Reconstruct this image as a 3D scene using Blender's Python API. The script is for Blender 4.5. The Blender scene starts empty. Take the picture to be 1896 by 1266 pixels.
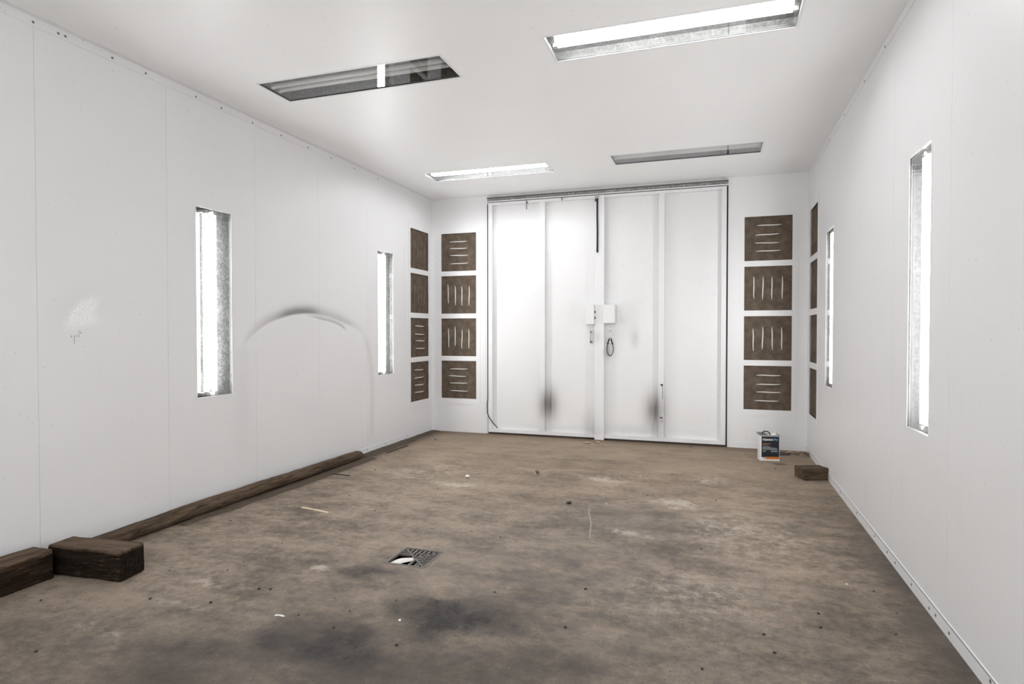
import bpy, bmesh, math, random
from mathutils import Matrix, Vector

random.seed(7)
S = bpy.context.scene
COL = S.collection

# ------------------------------------------------------------------ camera
CAM_H = 1.37
cd = bpy.data.cameras.new('camera')
cd.sensor_width = 36.0
cd.lens = 21.348
cam = bpy.data.objects.new('camera', cd)
COL.objects.link(cam)
fw = Vector((-0.31704, 0.94825, -0.01752)).normalized()
rt = Vector((0.948397, 0.317086, -0.000243)).normalized()
up = rt.cross(fw).normalized()
cam.matrix_world = Matrix(((rt.x, up.x, -fw.x, 0), (rt.y, up.y, -fw.y, 0), (rt.z, up.z, -fw.z, CAM_H), (0, 0, 0, 1)))
S.camera = cam

# ------------------------------------------------------------------ world, exposure
W = bpy.data.worlds.new('world')
S.world = W
W.use_nodes = True
W.node_tree.nodes['Background'].inputs[0].default_value = (1.0, 1.0, 1.0, 1)
W.node_tree.nodes['Background'].inputs[1].default_value = 0.75      # added fill light, even white, coming in at the open rear end
S.view_settings.view_transform = 'Standard'
S.view_settings.look = 'None'
S.view_settings.exposure = 1.93
S.view_settings.gamma = 1.0
S.view_settings.use_curve_mapping = False
S.cycles.use_light_tree = False
S.cycles.max_bounces = 7
S.cycles.diffuse_bounces = 5
S.cycles.glossy_bounces = 6
S.cycles.transparent_max_bounces = 16
S.cycles.sample_clamp_indirect = 6.0
S.cycles.caustics_reflective = False
S.cycles.caustics_refractive = False
TUBE_POWER = 13.0

# room dimensions
XL, XR, YF, ZC, YB = -3.7146, 0.9977, 7.6116, 3.1732, -2.0


# ------------------------------------------------------------------ node helpers
class X:
    """a float socket with arithmetic that builds Math nodes"""
    def __init__(self, nt, s): self.nt, self.s = nt, s
    def _m(self, op, *a, clamp=False):
        n = self.nt.nodes.new('ShaderNodeMath'); n.operation = op; n.use_clamp = clamp
        for i, v in enumerate(a):
            if isinstance(v, X): self.nt.links.new(v.s, n.inputs[i])
            else: n.inputs[i].default_value = v
        return X(self.nt, n.outputs[0])
    def __add__(s, o): return s._m('ADD', s, o)
    def __radd__(s, o): return s._m('ADD', o, s)
    def __sub__(s, o): return s._m('SUBTRACT', s, o)
    def __rsub__(s, o): return s._m('SUBTRACT', o, s)
    def __mul__(s, o): return s._m('MULTIPLY', s, o)
    def __rmul__(s, o): return s._m('MULTIPLY', o, s)
    def __truediv__(s, o): return s._m('DIVIDE', s, o)
    def __pow__(s, o): return s._m('POWER', s, o)
    def abs(s): return s._m('ABSOLUTE', s)
    def max(s, o): return s._m('MAXIMUM', s, o)
    def min(s, o): return s._m('MINIMUM', s, o)
    def clamp(s): return s._m('ADD', s, 0.0, clamp=True)
    def exp(s): return s._m('POWER', 2.718282, s)
    def smooth(s, lo, hi):
        n = s.nt.nodes.new('ShaderNodeMapRange'); n.interpolation_type = 'SMOOTHSTEP'
        s.nt.links.new(s.s, n.inputs[0])
        n.inputs[1].default_value = lo; n.inputs[2].default_value = hi
        n.inputs[3].default_value = 0; n.inputs[4].default_value = 1
        if lo > hi:
            n.inputs[1].default_value = hi; n.inputs[2].default_value = lo
            n.inputs[3].default_value = 1; n.inputs[4].default_value = 0
        return X(s.nt, n.outputs[0])


class Mat:
    def __init__(self, name):
        self.m = bpy.data.materials.new(name); self.m.use_nodes = True
        self.nt = self.m.node_tree
        self.b = self.nt.nodes['Principled BSDF']
        self.tc = self.nt.nodes.new('ShaderNodeTexCoord')
        sp = self.nt.nodes.new('ShaderNodeSeparateXYZ')
        self.nt.links.new(self.tc.outputs['Object'], sp.inputs[0])
        self.x, self.y, self.z = (X(self.nt, sp.outputs[i]) for i in range(3))
    def vec(self, x, y, z):
        n = self.nt.nodes.new('ShaderNodeCombineXYZ')
        for i, v in enumerate((x, y, z)):
            if isinstance(v, X): self.nt.links.new(v.s, n.inputs[i])
            else: n.inputs[i].default_value = v
        return n.outputs[0]
    def noise(self, scale, detail=4, rough=0.55, vec=None, dist=0.0):
        n = self.nt.nodes.new('ShaderNodeTexNoise')
        self.nt.links.new(vec or self.tc.outputs['Object'], n.inputs['Vector'])
        n.inputs['Scale'].default_value = scale; n.inputs['Detail'].default_value = detail
        n.inputs['Roughness'].default_value = rough; n.inputs['Distortion'].default_value = dist
        return X(self.nt, n.outputs['Fac'])
    def voronoi(self, scale, vec=None):
        n = self.nt.nodes.new('ShaderNodeTexVoronoi')
        self.nt.links.new(vec or self.tc.outputs['Object'], n.inputs['Vector'])
        n.inputs['Scale'].default_value = scale
        return X(self.nt, n.outputs['Distance'])
    def mix(self, fac, a, b):
        n = self.nt.nodes.new('ShaderNodeMix'); n.data_type = 'RGBA'
        if isinstance(fac, X): self.nt.links.new(fac.s, n.inputs[0])
        else: n.inputs[0].default_value = fac
        for i, v in ((6, a), (7, b)):
            if isinstance(v, tuple): n.inputs[i].default_value = (*v, 1)
            else: self.nt.links.new(v, n.inputs[i])
        return n.outputs[2]
    def curve(self, x, pts, x0, x1, y0, y1):
        n = self.nt.nodes.new('ShaderNodeFloatCurve')
        c = n.mapping.curves[0]
        P = [((a - x0) / (x1 - x0), (b - y0) / (y1 - y0)) for a, b in pts]
        c.points[0].location = P[0]; c.points[1].location = P[-1]
        for p in P[1:-1]: c.points.new(*p)
        n.mapping.update()
        t = ((x - x0) / (x1 - x0)).clamp()
        self.nt.links.new(t.s, n.inputs['Value'])
        return X(self.nt, n.outputs[0]) * (y1 - y0) + y0
    def gauss(self, u, v, u0, v0, su, sv):
        a = (u - u0) / su; b = (v - v0) / sv
        return ((a * a + b * b) * -1.0).exp()
    def color(self, c):
        if isinstance(c, tuple): self.b.inputs['Base Color'].default_value = (*c, 1)
        else: self.nt.links.new(c, self.b.inputs['Base Color'])
        return self
    def set(self, **k):
        for a, v in k.items():
            i = self.b.inputs[a.replace('_', ' ')]
            if isinstance(v, X): self.nt.links.new(v.s, i)
            else: i.default_value = v
        return self
    def bump(self, h, strength=0.2, dist=0.01):
        n = self.nt.nodes.new('ShaderNodeBump')
        n.inputs['Strength'].default_value = strength; n.inputs['Distance'].default_value = dist
        self.nt.links.new(h.s, n.inputs['Height']); self.nt.links.new(n.outputs[0], self.b.inputs['Normal'])
        return self


def plain(name, c, rough=0.5, metal=0.0, vary=0.12, scale=20):
    m = Mat(name)
    n = m.noise(scale, 3)
    m.color(m.mix(n, tuple(v * (1 - vary) for v in c), tuple(min(1, v * (1 + vary)) for v in c)))
    return m.set(Roughness=rough, Metallic=metal).m


# ------------------------------------------------------------------ materials
WHITE = (0.79, 0.79, 0.795)


def paint_base(m, tint=WHITE):
    """white gloss paint with faint mottling, specks and roller relief"""
    n = m.noise(1.3, 2)
    c = m.mix(n, tuple(v * 0.96 for v in tint), tuple(min(1, v * 1.02) for v in tint))
    sp = m.noise(46, 1, 0.5).smooth(0.735, 0.79) * 0.45
    c = m.mix(sp, c, (0.42, 0.41, 0.40))
    m.set(Roughness=0.42, Specular_IOR_Level=0.35)
    return c


def mat_wall(name, tint=WHITE):
    m = Mat(name); m.color(paint_base(m, tint)); return m.m


def mat_wall_base():
    """right and far walls: same paint, grubby along the bottom edge with its own ragged outline"""
    m = Mat('white_panel_paint_scuffed')
    c = paint_base(m)
    v = m.vec(m.x * 3.0, m.y * 3.0, m.z * 0.6)
    st = m.noise(2.2, 4, 0.6, v).smooth(0.60, 0.78) * m.z.smooth(1.6, 0.1) * 0.16
    m.color(m.mix(st, c, (0.36, 0.34, 0.31)))
    return m.m


def mat_wall_left():
    """left wall: the overspray outline of a round panel"""
    m = Mat('white_panel_paint_overspray')
    c = paint_base(m)
    y, z = m.y, m.z
    arc = m.curve(y, [(4.04, 1.22), (4.101, 1.285), (4.261, 1.405), (4.479, 1.492), (4.839, 1.556), (5.174, 1.545),
                      (5.549, 1.469), (5.76, 1.41), (5.90, 1.34), (5.98, 1.24)], 4.04, 5.98, 1.1, 1.7)
    d = z - arc
    inten = m.curve(y, [(4.04, 0), (4.15, 0.16), (4.45, 0.42), (4.75, 0.84), (4.95, 0.76), (5.2, 0.34), (5.55, 0.32), (5.75, 0.12), (5.98, 0.05)],
                    4.04, 5.98, 0, 1)
    inside = y.smooth(4.04, 4.12) * y.smooth(6.0, 5.9)
    up_ = (d / 0.055); up_ = ((up_ * up_) * -1.0).exp()
    band = d.smooth(-0.030, -0.006) * up_ * inten * inside
    # second, crisper edge on the right shoulder
    arc2 = m.curve(y, [(4.80, 1.533), (4.919, 1.519), (5.1, 1.494), (5.374, 1.452), (5.46, 1.425), (5.56, 1.375)], 4.80, 5.56, 1.1, 1.7)
    d2 = z - arc2
    g2 = ((d2 / 0.030) * (d2 / 0.030) * -1.0).exp()
    band2 = d2.smooth(-0.008, 0.0) * g2 * y.smooth(4.85, 5.15) * y.smooth(5.58, 5.50) * 0.42
    # faint legs of the outline, down both sides
    leg_r = m.curve(z, [(0.0, 6.05), (0.3, 6.055), (0.71, 6.07), (1.084, 6.02), (1.3, 5.93)], 0.0, 1.3, 5.5, 6.5)
    dr = (y - leg_r) / 0.05
    band3 = (dr * dr * -1.0).exp() * z.smooth(1.36, 1.22) * z.smooth(0.05, 0.3) * 0.13
    dl = (y - 4.06) / 0.09
    band4 = (dl * dl * -1.0).exp() * z.smooth(1.32, 1.15) * z.smooth(0.2, 0.7) * 0.06
    soot = (band + band2 + band3 + band4).min(0.8)
    c = m.mix(soot, c, (0.13, 0.125, 0.12))
    m.color(c)
    return m.m


def mat_wall_splash():
    m = Mat('white_panel_paint_splash')
    c = paint_base(m)
    y, z = m.y, m.z
    # speckled splash of thick white paint, tilted oval
    ca, sa = math.cos(math.radians(44)), math.sin(math.radians(44))
    u = (y - 2.722) * ca + (z - 1.487) * sa
    w = (z - 1.487) * ca - (y - 2.722) * sa
    ov = m.gauss(u, w, 0, 0, 0.135, 0.058)
    ov2 = m.gauss(y, z, 2.80, 1.43, 0.09, 0.05) * 0.35
    fine = m.noise(190, 2, 0.7)
    spl = ((ov + ov2).smooth(0.12, 0.75) * fine.smooth(0.40, 0.55)).clamp()
    halo = m.gauss(u, w, -0.03, 0.05, 0.21, 0.11) * 0.10
    c = m.mix(halo, c, (0.45, 0.45, 0.45))
    c = m.mix(spl * 0.95, c, (0.97, 0.97, 0.96))
    grit = ov.smooth(0.2, 0.6) * m.noise(230, 1, 0.5).smooth(0.62, 0.72) * 0.55
    c = m.mix(grit, c, (0.35, 0.35, 0.34))
    drip = None
    for (dy, z0, z1, ww) in ((2.672, 1.297, 1.345, 0.0028), (2.702, 1.335, 1.375, 0.0022), (2.655, 1.335, 1.345, 0.004), (2.687, 1.338, 1.346, 0.004), (2.712, 1.358, 1.366, 0.004)):
        t = (y - dy).abs().smooth(ww, ww * 0.4) * z.smooth(z0 - 0.003, z0) * z.smooth(z1 + 0.003, z1)
        drip = t if drip is None else drip.max(t)
    c = m.mix(drip * 0.75, c, (0.12, 0.12, 0.12))
    m.color(c)
    return m.m


def mat_door():
    m = Mat('white_door_paint')
    c = paint_base(m, (0.785, 0.785, 0.79))
    x, z = m.x, m.z
    v = m.vec(x * 14.0, m.y, z * 1.2)
    st = m.noise(2.0, 4, 0.6, v)
    g = (m.gauss(x, z, -2.05, 0.42, 0.115, 0.21) * 0.80 + m.gauss(x, z, -0.70, 0.40, 0.12, 0.23) * 0.78
         + m.gauss(x, z, -0.945, 1.29, 0.05, 0.12) * 0.25 + m.gauss(x, z, -1.40, 1.30, 0.045, 0.07) * 0.22
         + m.gauss(x, z, -1.27, 1.10, 0.05, 0.07) * 0.25 + m.gauss(x, z, -1.50, 0.15, 0.10, 0.20) * 0.25
         + m.gauss(x, z, -1.0, 0.13, 0.5, 0.08) * 0.16 + m.gauss(x, z, -2.0, 0.10, 0.6, 0.05) * 0.12)
    g = (g * (0.55 + st * 0.9)).min(0.88)
    c = m.mix(g, c, (0.12, 0.105, 0.095))
    sp = m.noise(90, 2).smooth(0.68, 0.74) * (m.gauss(x, z, -0.62, 0.2, 0.12, 0.25) * 0.8)
    c = m.mix(sp, c, (0.12, 0.11, 0.10))
    m.color(c)
    return m.m


def mat_floor():
    m = Mat('stained_concrete')
    x, y = m.x, m.y
    wob = m.noise(1.7, 2)
    wx = x + (wob - 0.5) * 0.5
    wy = y + (m.noise(1.9, 2, 0.5, m.vec(x + 9.1, y - 3.3, 0.0)) - 0.5) * 0.35
    big = m.noise(0.75, 3, 0.62)
    mid = m.noise(3.2, 5, 0.68, m.vec(x * 0.8, y * 1.4, 0.0))
    fine = m.noise(16.0, 5, 0.75)
    grain = m.noise(120.0, 1, 0.7)
    t = (big * 0.32 + mid * 0.36 + fine * 0.32).smooth(0.38, 0.62)
    c = m.mix(t, (0.115, 0.092, 0.073), (0.380, 0.306, 0.236))
    # brown, dusty end towards the doors
    dust = y.smooth(3.6, 7.4) * (0.35 + mid * 0.5)
    c = m.mix(dust, c, (0.345, 0.268, 0.190))
    # oily grey stains, each with a place and outline of its own
    stain = None
    for (sx, sy, rx, ry, a) in ((-1.22, 2.66, 0.36, 0.24, 1.1), (-1.60, 2.22, 0.42, 0.19, 1.1), (-2.10, 2.02, 0.24, 0.13, 0.8),
                                (-2.05, 1.82, 0.3, 0.14, 0.6), (-1.90, 3.02, 0.26, 0.12, 0.75), (-0.95, 3.0, 0.22, 0.25, 0.45),
                                (-0.80, 3.45, 0.30, 0.22, 0.5), (-0.66, 2.36, 0.30, 0.22, 0.6), (-0.40, 4.62, 0.30, 0.20, 0.55),
                                (-1.20, 6.35, 0.7, 0.12, 0.5), (-2.16, 6.12, 0.3, 0.10, 0.35), (-3.1, 1.97, 0.3, 0.2, 0.4),
                                (-2.0, 2.58, 0.20, 0.12, 0.4), (-1.37, 3.12, 0.25, 0.12, 0.35), (-0.35, 5.9, 0.35, 0.10, 0.35),
                                (0.55, 3.4, 0.14, 0.22, 0.35), (-1.0, 2.2, 0.5, 0.25, 0.55), (0.6, 2.9, 0.25, 0.3, 0.3)):
        gsn = m.gauss(wx, wy, sx, sy, rx, ry) * a
        stain = gsn if stain is None else stain.max(gsn)
    blot = m.noise(5.5, 5, 0.72, m.vec(x + 4.0, y + 2.0, 0.0))
    stain = (stain * 1.15 + (blot - 0.5) * 1.7 + (fine - 0.5) * 0.7).smooth(0.12, 1.35)
    # grease haze: greyer, worn strip through the middle of the floor
    haze = (m.gauss(wx, wy, -0.9, 3.2, 1.1, 1.1) * 0.55 + m.gauss(wx, wy, -0.5, 4.5, 0.6, 0.5) * 0.4) * blot.smooth(0.25, 0.7)
    c = m.mix(haze, c, (0.175, 0.165, 0.160))
    # weaker light at the entrance end, painted into the floor colour in noisy patches
    near_shade = (m.gauss(wx, wy, -2.5, 1.5, 1.3, 0.9) * 0.75 + m.gauss(wx, wy, -0.9, 1.8, 1.2, 0.85) * 0.85 + m.gauss(wx, wy, 0.7, 2.6, 0.7, 0.8) * 0.35) * (0.55 + blot * 0.8)
    c = m.mix(near_shade.min(0.72) * (1.25 - fine * 0.9), c, (0.085, 0.075, 0.067))
    c = m.mix((stain * (0.45 + fine * 1.0 + (mid - 0.5) * 0.6)).clamp(), c, (0.042, 0.039, 0.038))
    # pale scuffs
    pale = None
    for (sx, sy, rx, ry, a) in ((-2.14, 2.98, 0.07, 0.05, 0.9), (-2.16, 4.97, 0.20, 0.10, 0.8), (-0.35, 4.95, 0.17, 0.12, 0.85),
                                (-0.60, 4.14, 0.28, 0.07, 0.7), (-0.06, 5.82, 0.25, 0.18, 0.6), (-0.95, 5.65, 0.30, 0.18, 0.65),
                                (-2.57, 2.62, 0.22, 0.06, 0.5), (-2.5, 2.35, 0.3, 0.05, 0.4), (-2.62, 1.97, 0.25, 0.04, 0.5),
                                (0.10, 4.45, 0.35, 0.5, 0.45), (-0.15, 3.25, 0.35, 0.4, 0.4), (-2.7, 5.3, 0.5, 0.4, 0.4),
                                (0.35, 4.3, 0.3, 0.6, 0.35), (-1.63, 5.76, 0.3, 0.2, 0.45)):
        gsn = m.gauss(wx, wy, sx, sy, rx, ry) * a
        pale = gsn if pale is None else pale.max(gsn)
    pale = (pale * (fine.smooth(0.38, 0.66) * 0.9 + mid.smooth(0.4, 0.62) * 0.5)).smooth(0.06, 0.75)
    c = m.mix(pale * 0.75, c, (0.50, 0.445, 0.375))
    flecks = m.noise(24, 3, 0.75, m.vec(x * 0.7, y * 1.5, 3.0)).smooth(0.60, 0.74) * mid.smooth(0.45, 0.62) * 0.30
    c = m.mix(flecks, c, (0.43, 0.385, 0.33))
    # damp edge along the right wall
    damp = (wx + (blot - 0.5) * 0.25).smooth(0.72, 0.93) * y.smooth(5.0, 4.4) * 0.62
    c = m.mix(damp, c, (0.075, 0.068, 0.062))
    # dirt swept against the left wall
    dirt = (x + (fine - 0.5) * 0.22).smooth(-3.36, -3.58) * y.smooth(3.4, 4.6) * 0.75
    c = m.mix(dirt, c, (0.115, 0.085, 0.060))
    dirt2 = (y + (fine - 0.5) * 0.25).smooth(7.28, 7.55) * 0.6
    c = m.mix(dirt2, c, (0.150, 0.105, 0.070))
    # scratches: one long pale line, one scribble
    l1 = ((x + 0.85 + (y - 4.3) * 0.19 + (wob - 0.5) * 0.05).abs().smooth(0.006, 0.002)) * y.smooth(3.92, 4.0) * y.smooth(4.72, 4.6) * 0.55
    c = m.mix(l1, c, (0.48, 0.44, 0.39))
    speck = m.noise(75, 1, 0.5).smooth(0.70, 0.745) * 0.7
    c = m.mix(speck, c, (0.05, 0.042, 0.036))
    c = m.mix((grain - 0.45).max(0.0) * 1.1, c, (0.07, 0.06, 0.05))
    m.color(c)
    m.set(Roughness=(0.66 + fine * 0.30 - damp * 0.25), Specular_IOR_Level=0.22)
    m.bump(m.noise(30.0, 2, 0.7), 0.30, 0.008)
    return m.m


def mat_wood(name, dark, mid, light, sc=1.0, worn=None):
    m = Mat(name)
    v = m.vec(m.x * 1.1 * sc, m.y * 11.0 * sc, m.z * 11.0 * sc)
    g = m.noise(3.0, 7, 0.65, v, 0.7)
    g2 = m.noise(14.0, 5, 0.7, v)
    patch = m.noise(3.6 * sc, 4)
    c = m.mix(g.smooth(0.33, 0.66), dark, mid)
    c = m.mix((g2.smooth(0.54, 0.70) * patch.smooth(0.42, 0.62)) * 0.8, c, light)
    if worn:                                            # bare weathered wood on the upper face, ragged at the edge
        wz, col = worn
        wm = (m.z + (patch - 0.5) * 0.03 + (g2 - 0.5) * 0.05).smooth(wz - 0.012, wz + 0.012) * (0.35 + g.smooth(0.3, 0.7) * 0.65)
        c = m.mix(wm, c, col)
    cr = m.noise(5.0, 3, 0.5, m.vec(m.x * 0.8 * sc, m.y * 30.0 * sc, m.z * 30.0 * sc)).smooth(0.66, 0.70)
    c = m.mix(cr * 0.8, c, tuple(v_ * 0.3 for v_ in dark))
    m.color(c)
    m.set(Roughness=0.85, Specular_IOR_Level=0.1)
    m.bump(g * 0.6 + g2 * 0.4 - cr * 0.5, 0.6, 0.01)
    return m.m


def mat_galv(name, lo, hi, metal=0.75, rough=0.42):
    m = Mat(name)
    v = m.voronoi(55)
    n = m.noise(9, 3)
    c = m.mix((v * 1.0 + n * 0.9 - 0.45).clamp(), lo, hi)
    m.color(c)
    m.set(Roughness=rough, Metallic=metal)
    return m.m


def mat_filter():
    m = Mat('brown_filter_fibre')
    n = m.noise(9, 6, 0.65)
    f = m.noise(150, 3, 0.7)
    c = m.mix((n * 0.7 + f * 0.3).smooth(0.34, 0.66), (0.085, 0.064, 0.048), (0.165, 0.128, 0.098))
    m.color(c)
    m.set(Roughness=0.95, Specular_IOR_Level=0.1)
    m.bump(f * 0.6 + n * 0.4, 0.5, 0.006)
    return m.m


def mat_glass():
    m = bpy.data.materials.new('clear_pane_glass'); m.use_nodes = True
    nt = m.node_tree; nt.nodes.clear()
    o = nt.nodes.new('ShaderNodeOutputMaterial'); mx = nt.nodes.new('ShaderNodeMixShader')
    fr = nt.nodes.new('ShaderNodeFresnel'); fr.inputs[0].default_value = 1.5
    tr = nt.nodes.new('ShaderNodeBsdfTransparent'); gl = nt.nodes.new('ShaderNodeBsdfGlossy')
    tr.inputs[0].default_value = (0.985, 0.985, 0.985, 1); gl.inputs['Roughness'].default_value = 0.0
    tn = nt.nodes.new('ShaderNodeTexNoise'); tn.inputs['Scale'].default_value = 30
    mp = nt.nodes.new('ShaderNodeMapRange'); mp.inputs[3].default_value = 0.0; mp.inputs[4].default_value = 0.02
    nt.links.new(tn.outputs['Fac'], mp.inputs[0]); nt.links.new(mp.outputs[0], gl.inputs['Roughness'])
    ge = nt.nodes.new('ShaderNodeNewGeometry'); k1 = nt.nodes.new('ShaderNodeMath'); k2 = nt.nodes.new('ShaderNodeMath')
    k1.operation = 'SUBTRACT'; k1.inputs[0].default_value = 1.0; nt.links.new(ge.outputs['Backfacing'], k1.inputs[1])
    k2.operation = 'MULTIPLY'; nt.links.new(fr.outputs[0], k2.inputs[0]); nt.links.new(k1.outputs[0], k2.inputs[1])
    k3 = nt.nodes.new('ShaderNodeMath'); k3.operation = 'MULTIPLY'; k3.use_clamp = True; k3.inputs[1].default_value = 1.7   # both faces of the sheet
    nt.links.new(k2.outputs[0], k3.inputs[0]); nt.links.new(k3.outputs[0], mx.inputs[0]); nt.links.new(tr.outputs[0], mx.inputs[1]); nt.links.new(gl.outputs[0], mx.inputs[2])
    nt.links.new(mx.outputs[0], o.inputs[0])
    return m


def mat_tube_lit():
    m = Mat('lit_fluorescent_tube')
    m.color((0.9, 0.9, 0.88))
    m.set(Emission_Color=(0.975, 0.985, 1.0, 1), Emission_Strength=TUBE_POWER, Roughness=0.3)
    n = m.noise(4, 2)                                  # the glow dips slightly along the glass
    m.nt.links.new((n * 0.1 + 0.95).__mul__(TUBE_POWER).s, m.b.inputs['Emission Strength'])
    return m.m


M = dict(
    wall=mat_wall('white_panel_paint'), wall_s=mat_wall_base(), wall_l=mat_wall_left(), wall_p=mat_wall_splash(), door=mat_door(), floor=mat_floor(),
    ceil=mat_wall('white_ceiling_paint', (0.885, 0.885, 0.885)), trim=mat_wall('white_trim_paint'), glass=mat_glass(), tube=mat_tube_lit(),
    tube_off=plain('unlit_tube_glass', (0.72, 0.72, 0.71), 0.25, 0.0, 0.04),
    galv=mat_galv('galvanised_sheet', (0.075, 0.076, 0.073), (0.27, 0.272, 0.262), 0.3, 0.5),
    galv_d=mat_galv('dull_galvanised_lip', (0.035, 0.036, 0.034), (0.07, 0.072, 0.068), 0.35, 0.55),
    cap=plain('aluminium_cap', (0.6, 0.6, 0.58), 0.35, 0.8), holder=plain('lampholder_plastic', (0.55, 0.55, 0.53), 0.5),
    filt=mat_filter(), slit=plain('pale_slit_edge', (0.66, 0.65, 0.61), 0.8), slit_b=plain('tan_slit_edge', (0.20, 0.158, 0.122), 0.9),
    header=mat_galv('grimy_grey_channel', (0.14, 0.14, 0.14), (0.50, 0.50, 0.50), 0.2, 0.6),
    rubber=plain('black_rubber', (0.018, 0.018, 0.018), 0.6), rivet=plain('dull_rivet', (0.20, 0.20, 0.20), 0.5, 0.6),
    steel=plain('worn_steel', (0.42, 0.42, 0.41), 0.35, 0.9), cable=plain('black_cable', (0.012, 0.014, 0.02), 0.4),
    iron=plain('cast_iron', (0.15, 0.135, 0.12), 0.6, 0.3, 0.3, 40), pit=plain('drain_pit_dark', (0.012, 0.011, 0.010), 0.9),
    paper=plain('white_paper', (0.82, 0.81, 0.77), 0.7, 0, 0.05), pale_wood=plain('pale_stick_wood', (0.66, 0.56, 0.42), 0.7),
    twig=plain('dark_twig', (0.055, 0.04, 0.03), 0.8), crumb=plain('dark_dirt_crumb', (0.035, 0.027, 0.02), 0.9),
    leaf=plain('dry_leaf', (0.17, 0.10, 0.055), 0.8, 0, 0.4), leaf_p=plain('pale_leaf', (0.45, 0.38, 0.28), 0.8, 0, 0.3),
    card=plain('dirty_cardboard', (0.15, 0.115, 0.085), 0.9, 0, 0.3), dirt=plain('swept_dirt', (0.085, 0.062, 0.043), 0.95, 0, 0.45, 60),
    tin_w=plain('white_tin_enamel', (0.80, 0.80, 0.80), 0.3, 0, 0.02), tin_m=plain('tinplate', (0.45, 0.45, 0.44), 0.3, 0.85),
    ink_d=plain('navy_label_ink', (0.014, 0.019, 0.028), 0.35, 0, 0.2), ink_o=plain('orange_label_ink', (0.62, 0.19, 0.035), 0.4),
    ink_t=plain('brown_label_ink', (0.27, 0.135, 0.075), 0.4), ink_g=plain('grey_label_ink', (0.20, 0.205, 0.215), 0.4),
    ink_b=plain('blue_label_ink', (0.20, 0.46, 0.72), 0.4), ink_w=plain('white_label_ink', (0.85, 0.86, 0.88), 0.4),
    blue=plain('blue_plastic', (0.03, 0.07, 0.25), 0.4),
    post=mat_wood('weathered_post_wood', (0.052, 0.036, 0.026), (0.150, 0.106, 0.073), (0.28, 0.205, 0.14)),
    block=mat_wood('dark_oiled_timber', (0.004, 0.0028, 0.002), (0.018, 0.012, 0.008), (0.15, 0.108, 0.072), 1.0, (0.155, (0.17, 0.120, 0.082))),
    beam=mat_wood('dark_beam_timber', (0.008, 0.0055, 0.004), (0.036, 0.022, 0.014), (0.17, 0.125, 0.085), 1.0, (0.150, (0.16, 0.114, 0.078))),
    chock=mat_wood('brown_chock_wood', (0.055, 0.038, 0.024), (0.135, 0.098, 0.062), (0.22, 0.17, 0.11)),
)


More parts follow.
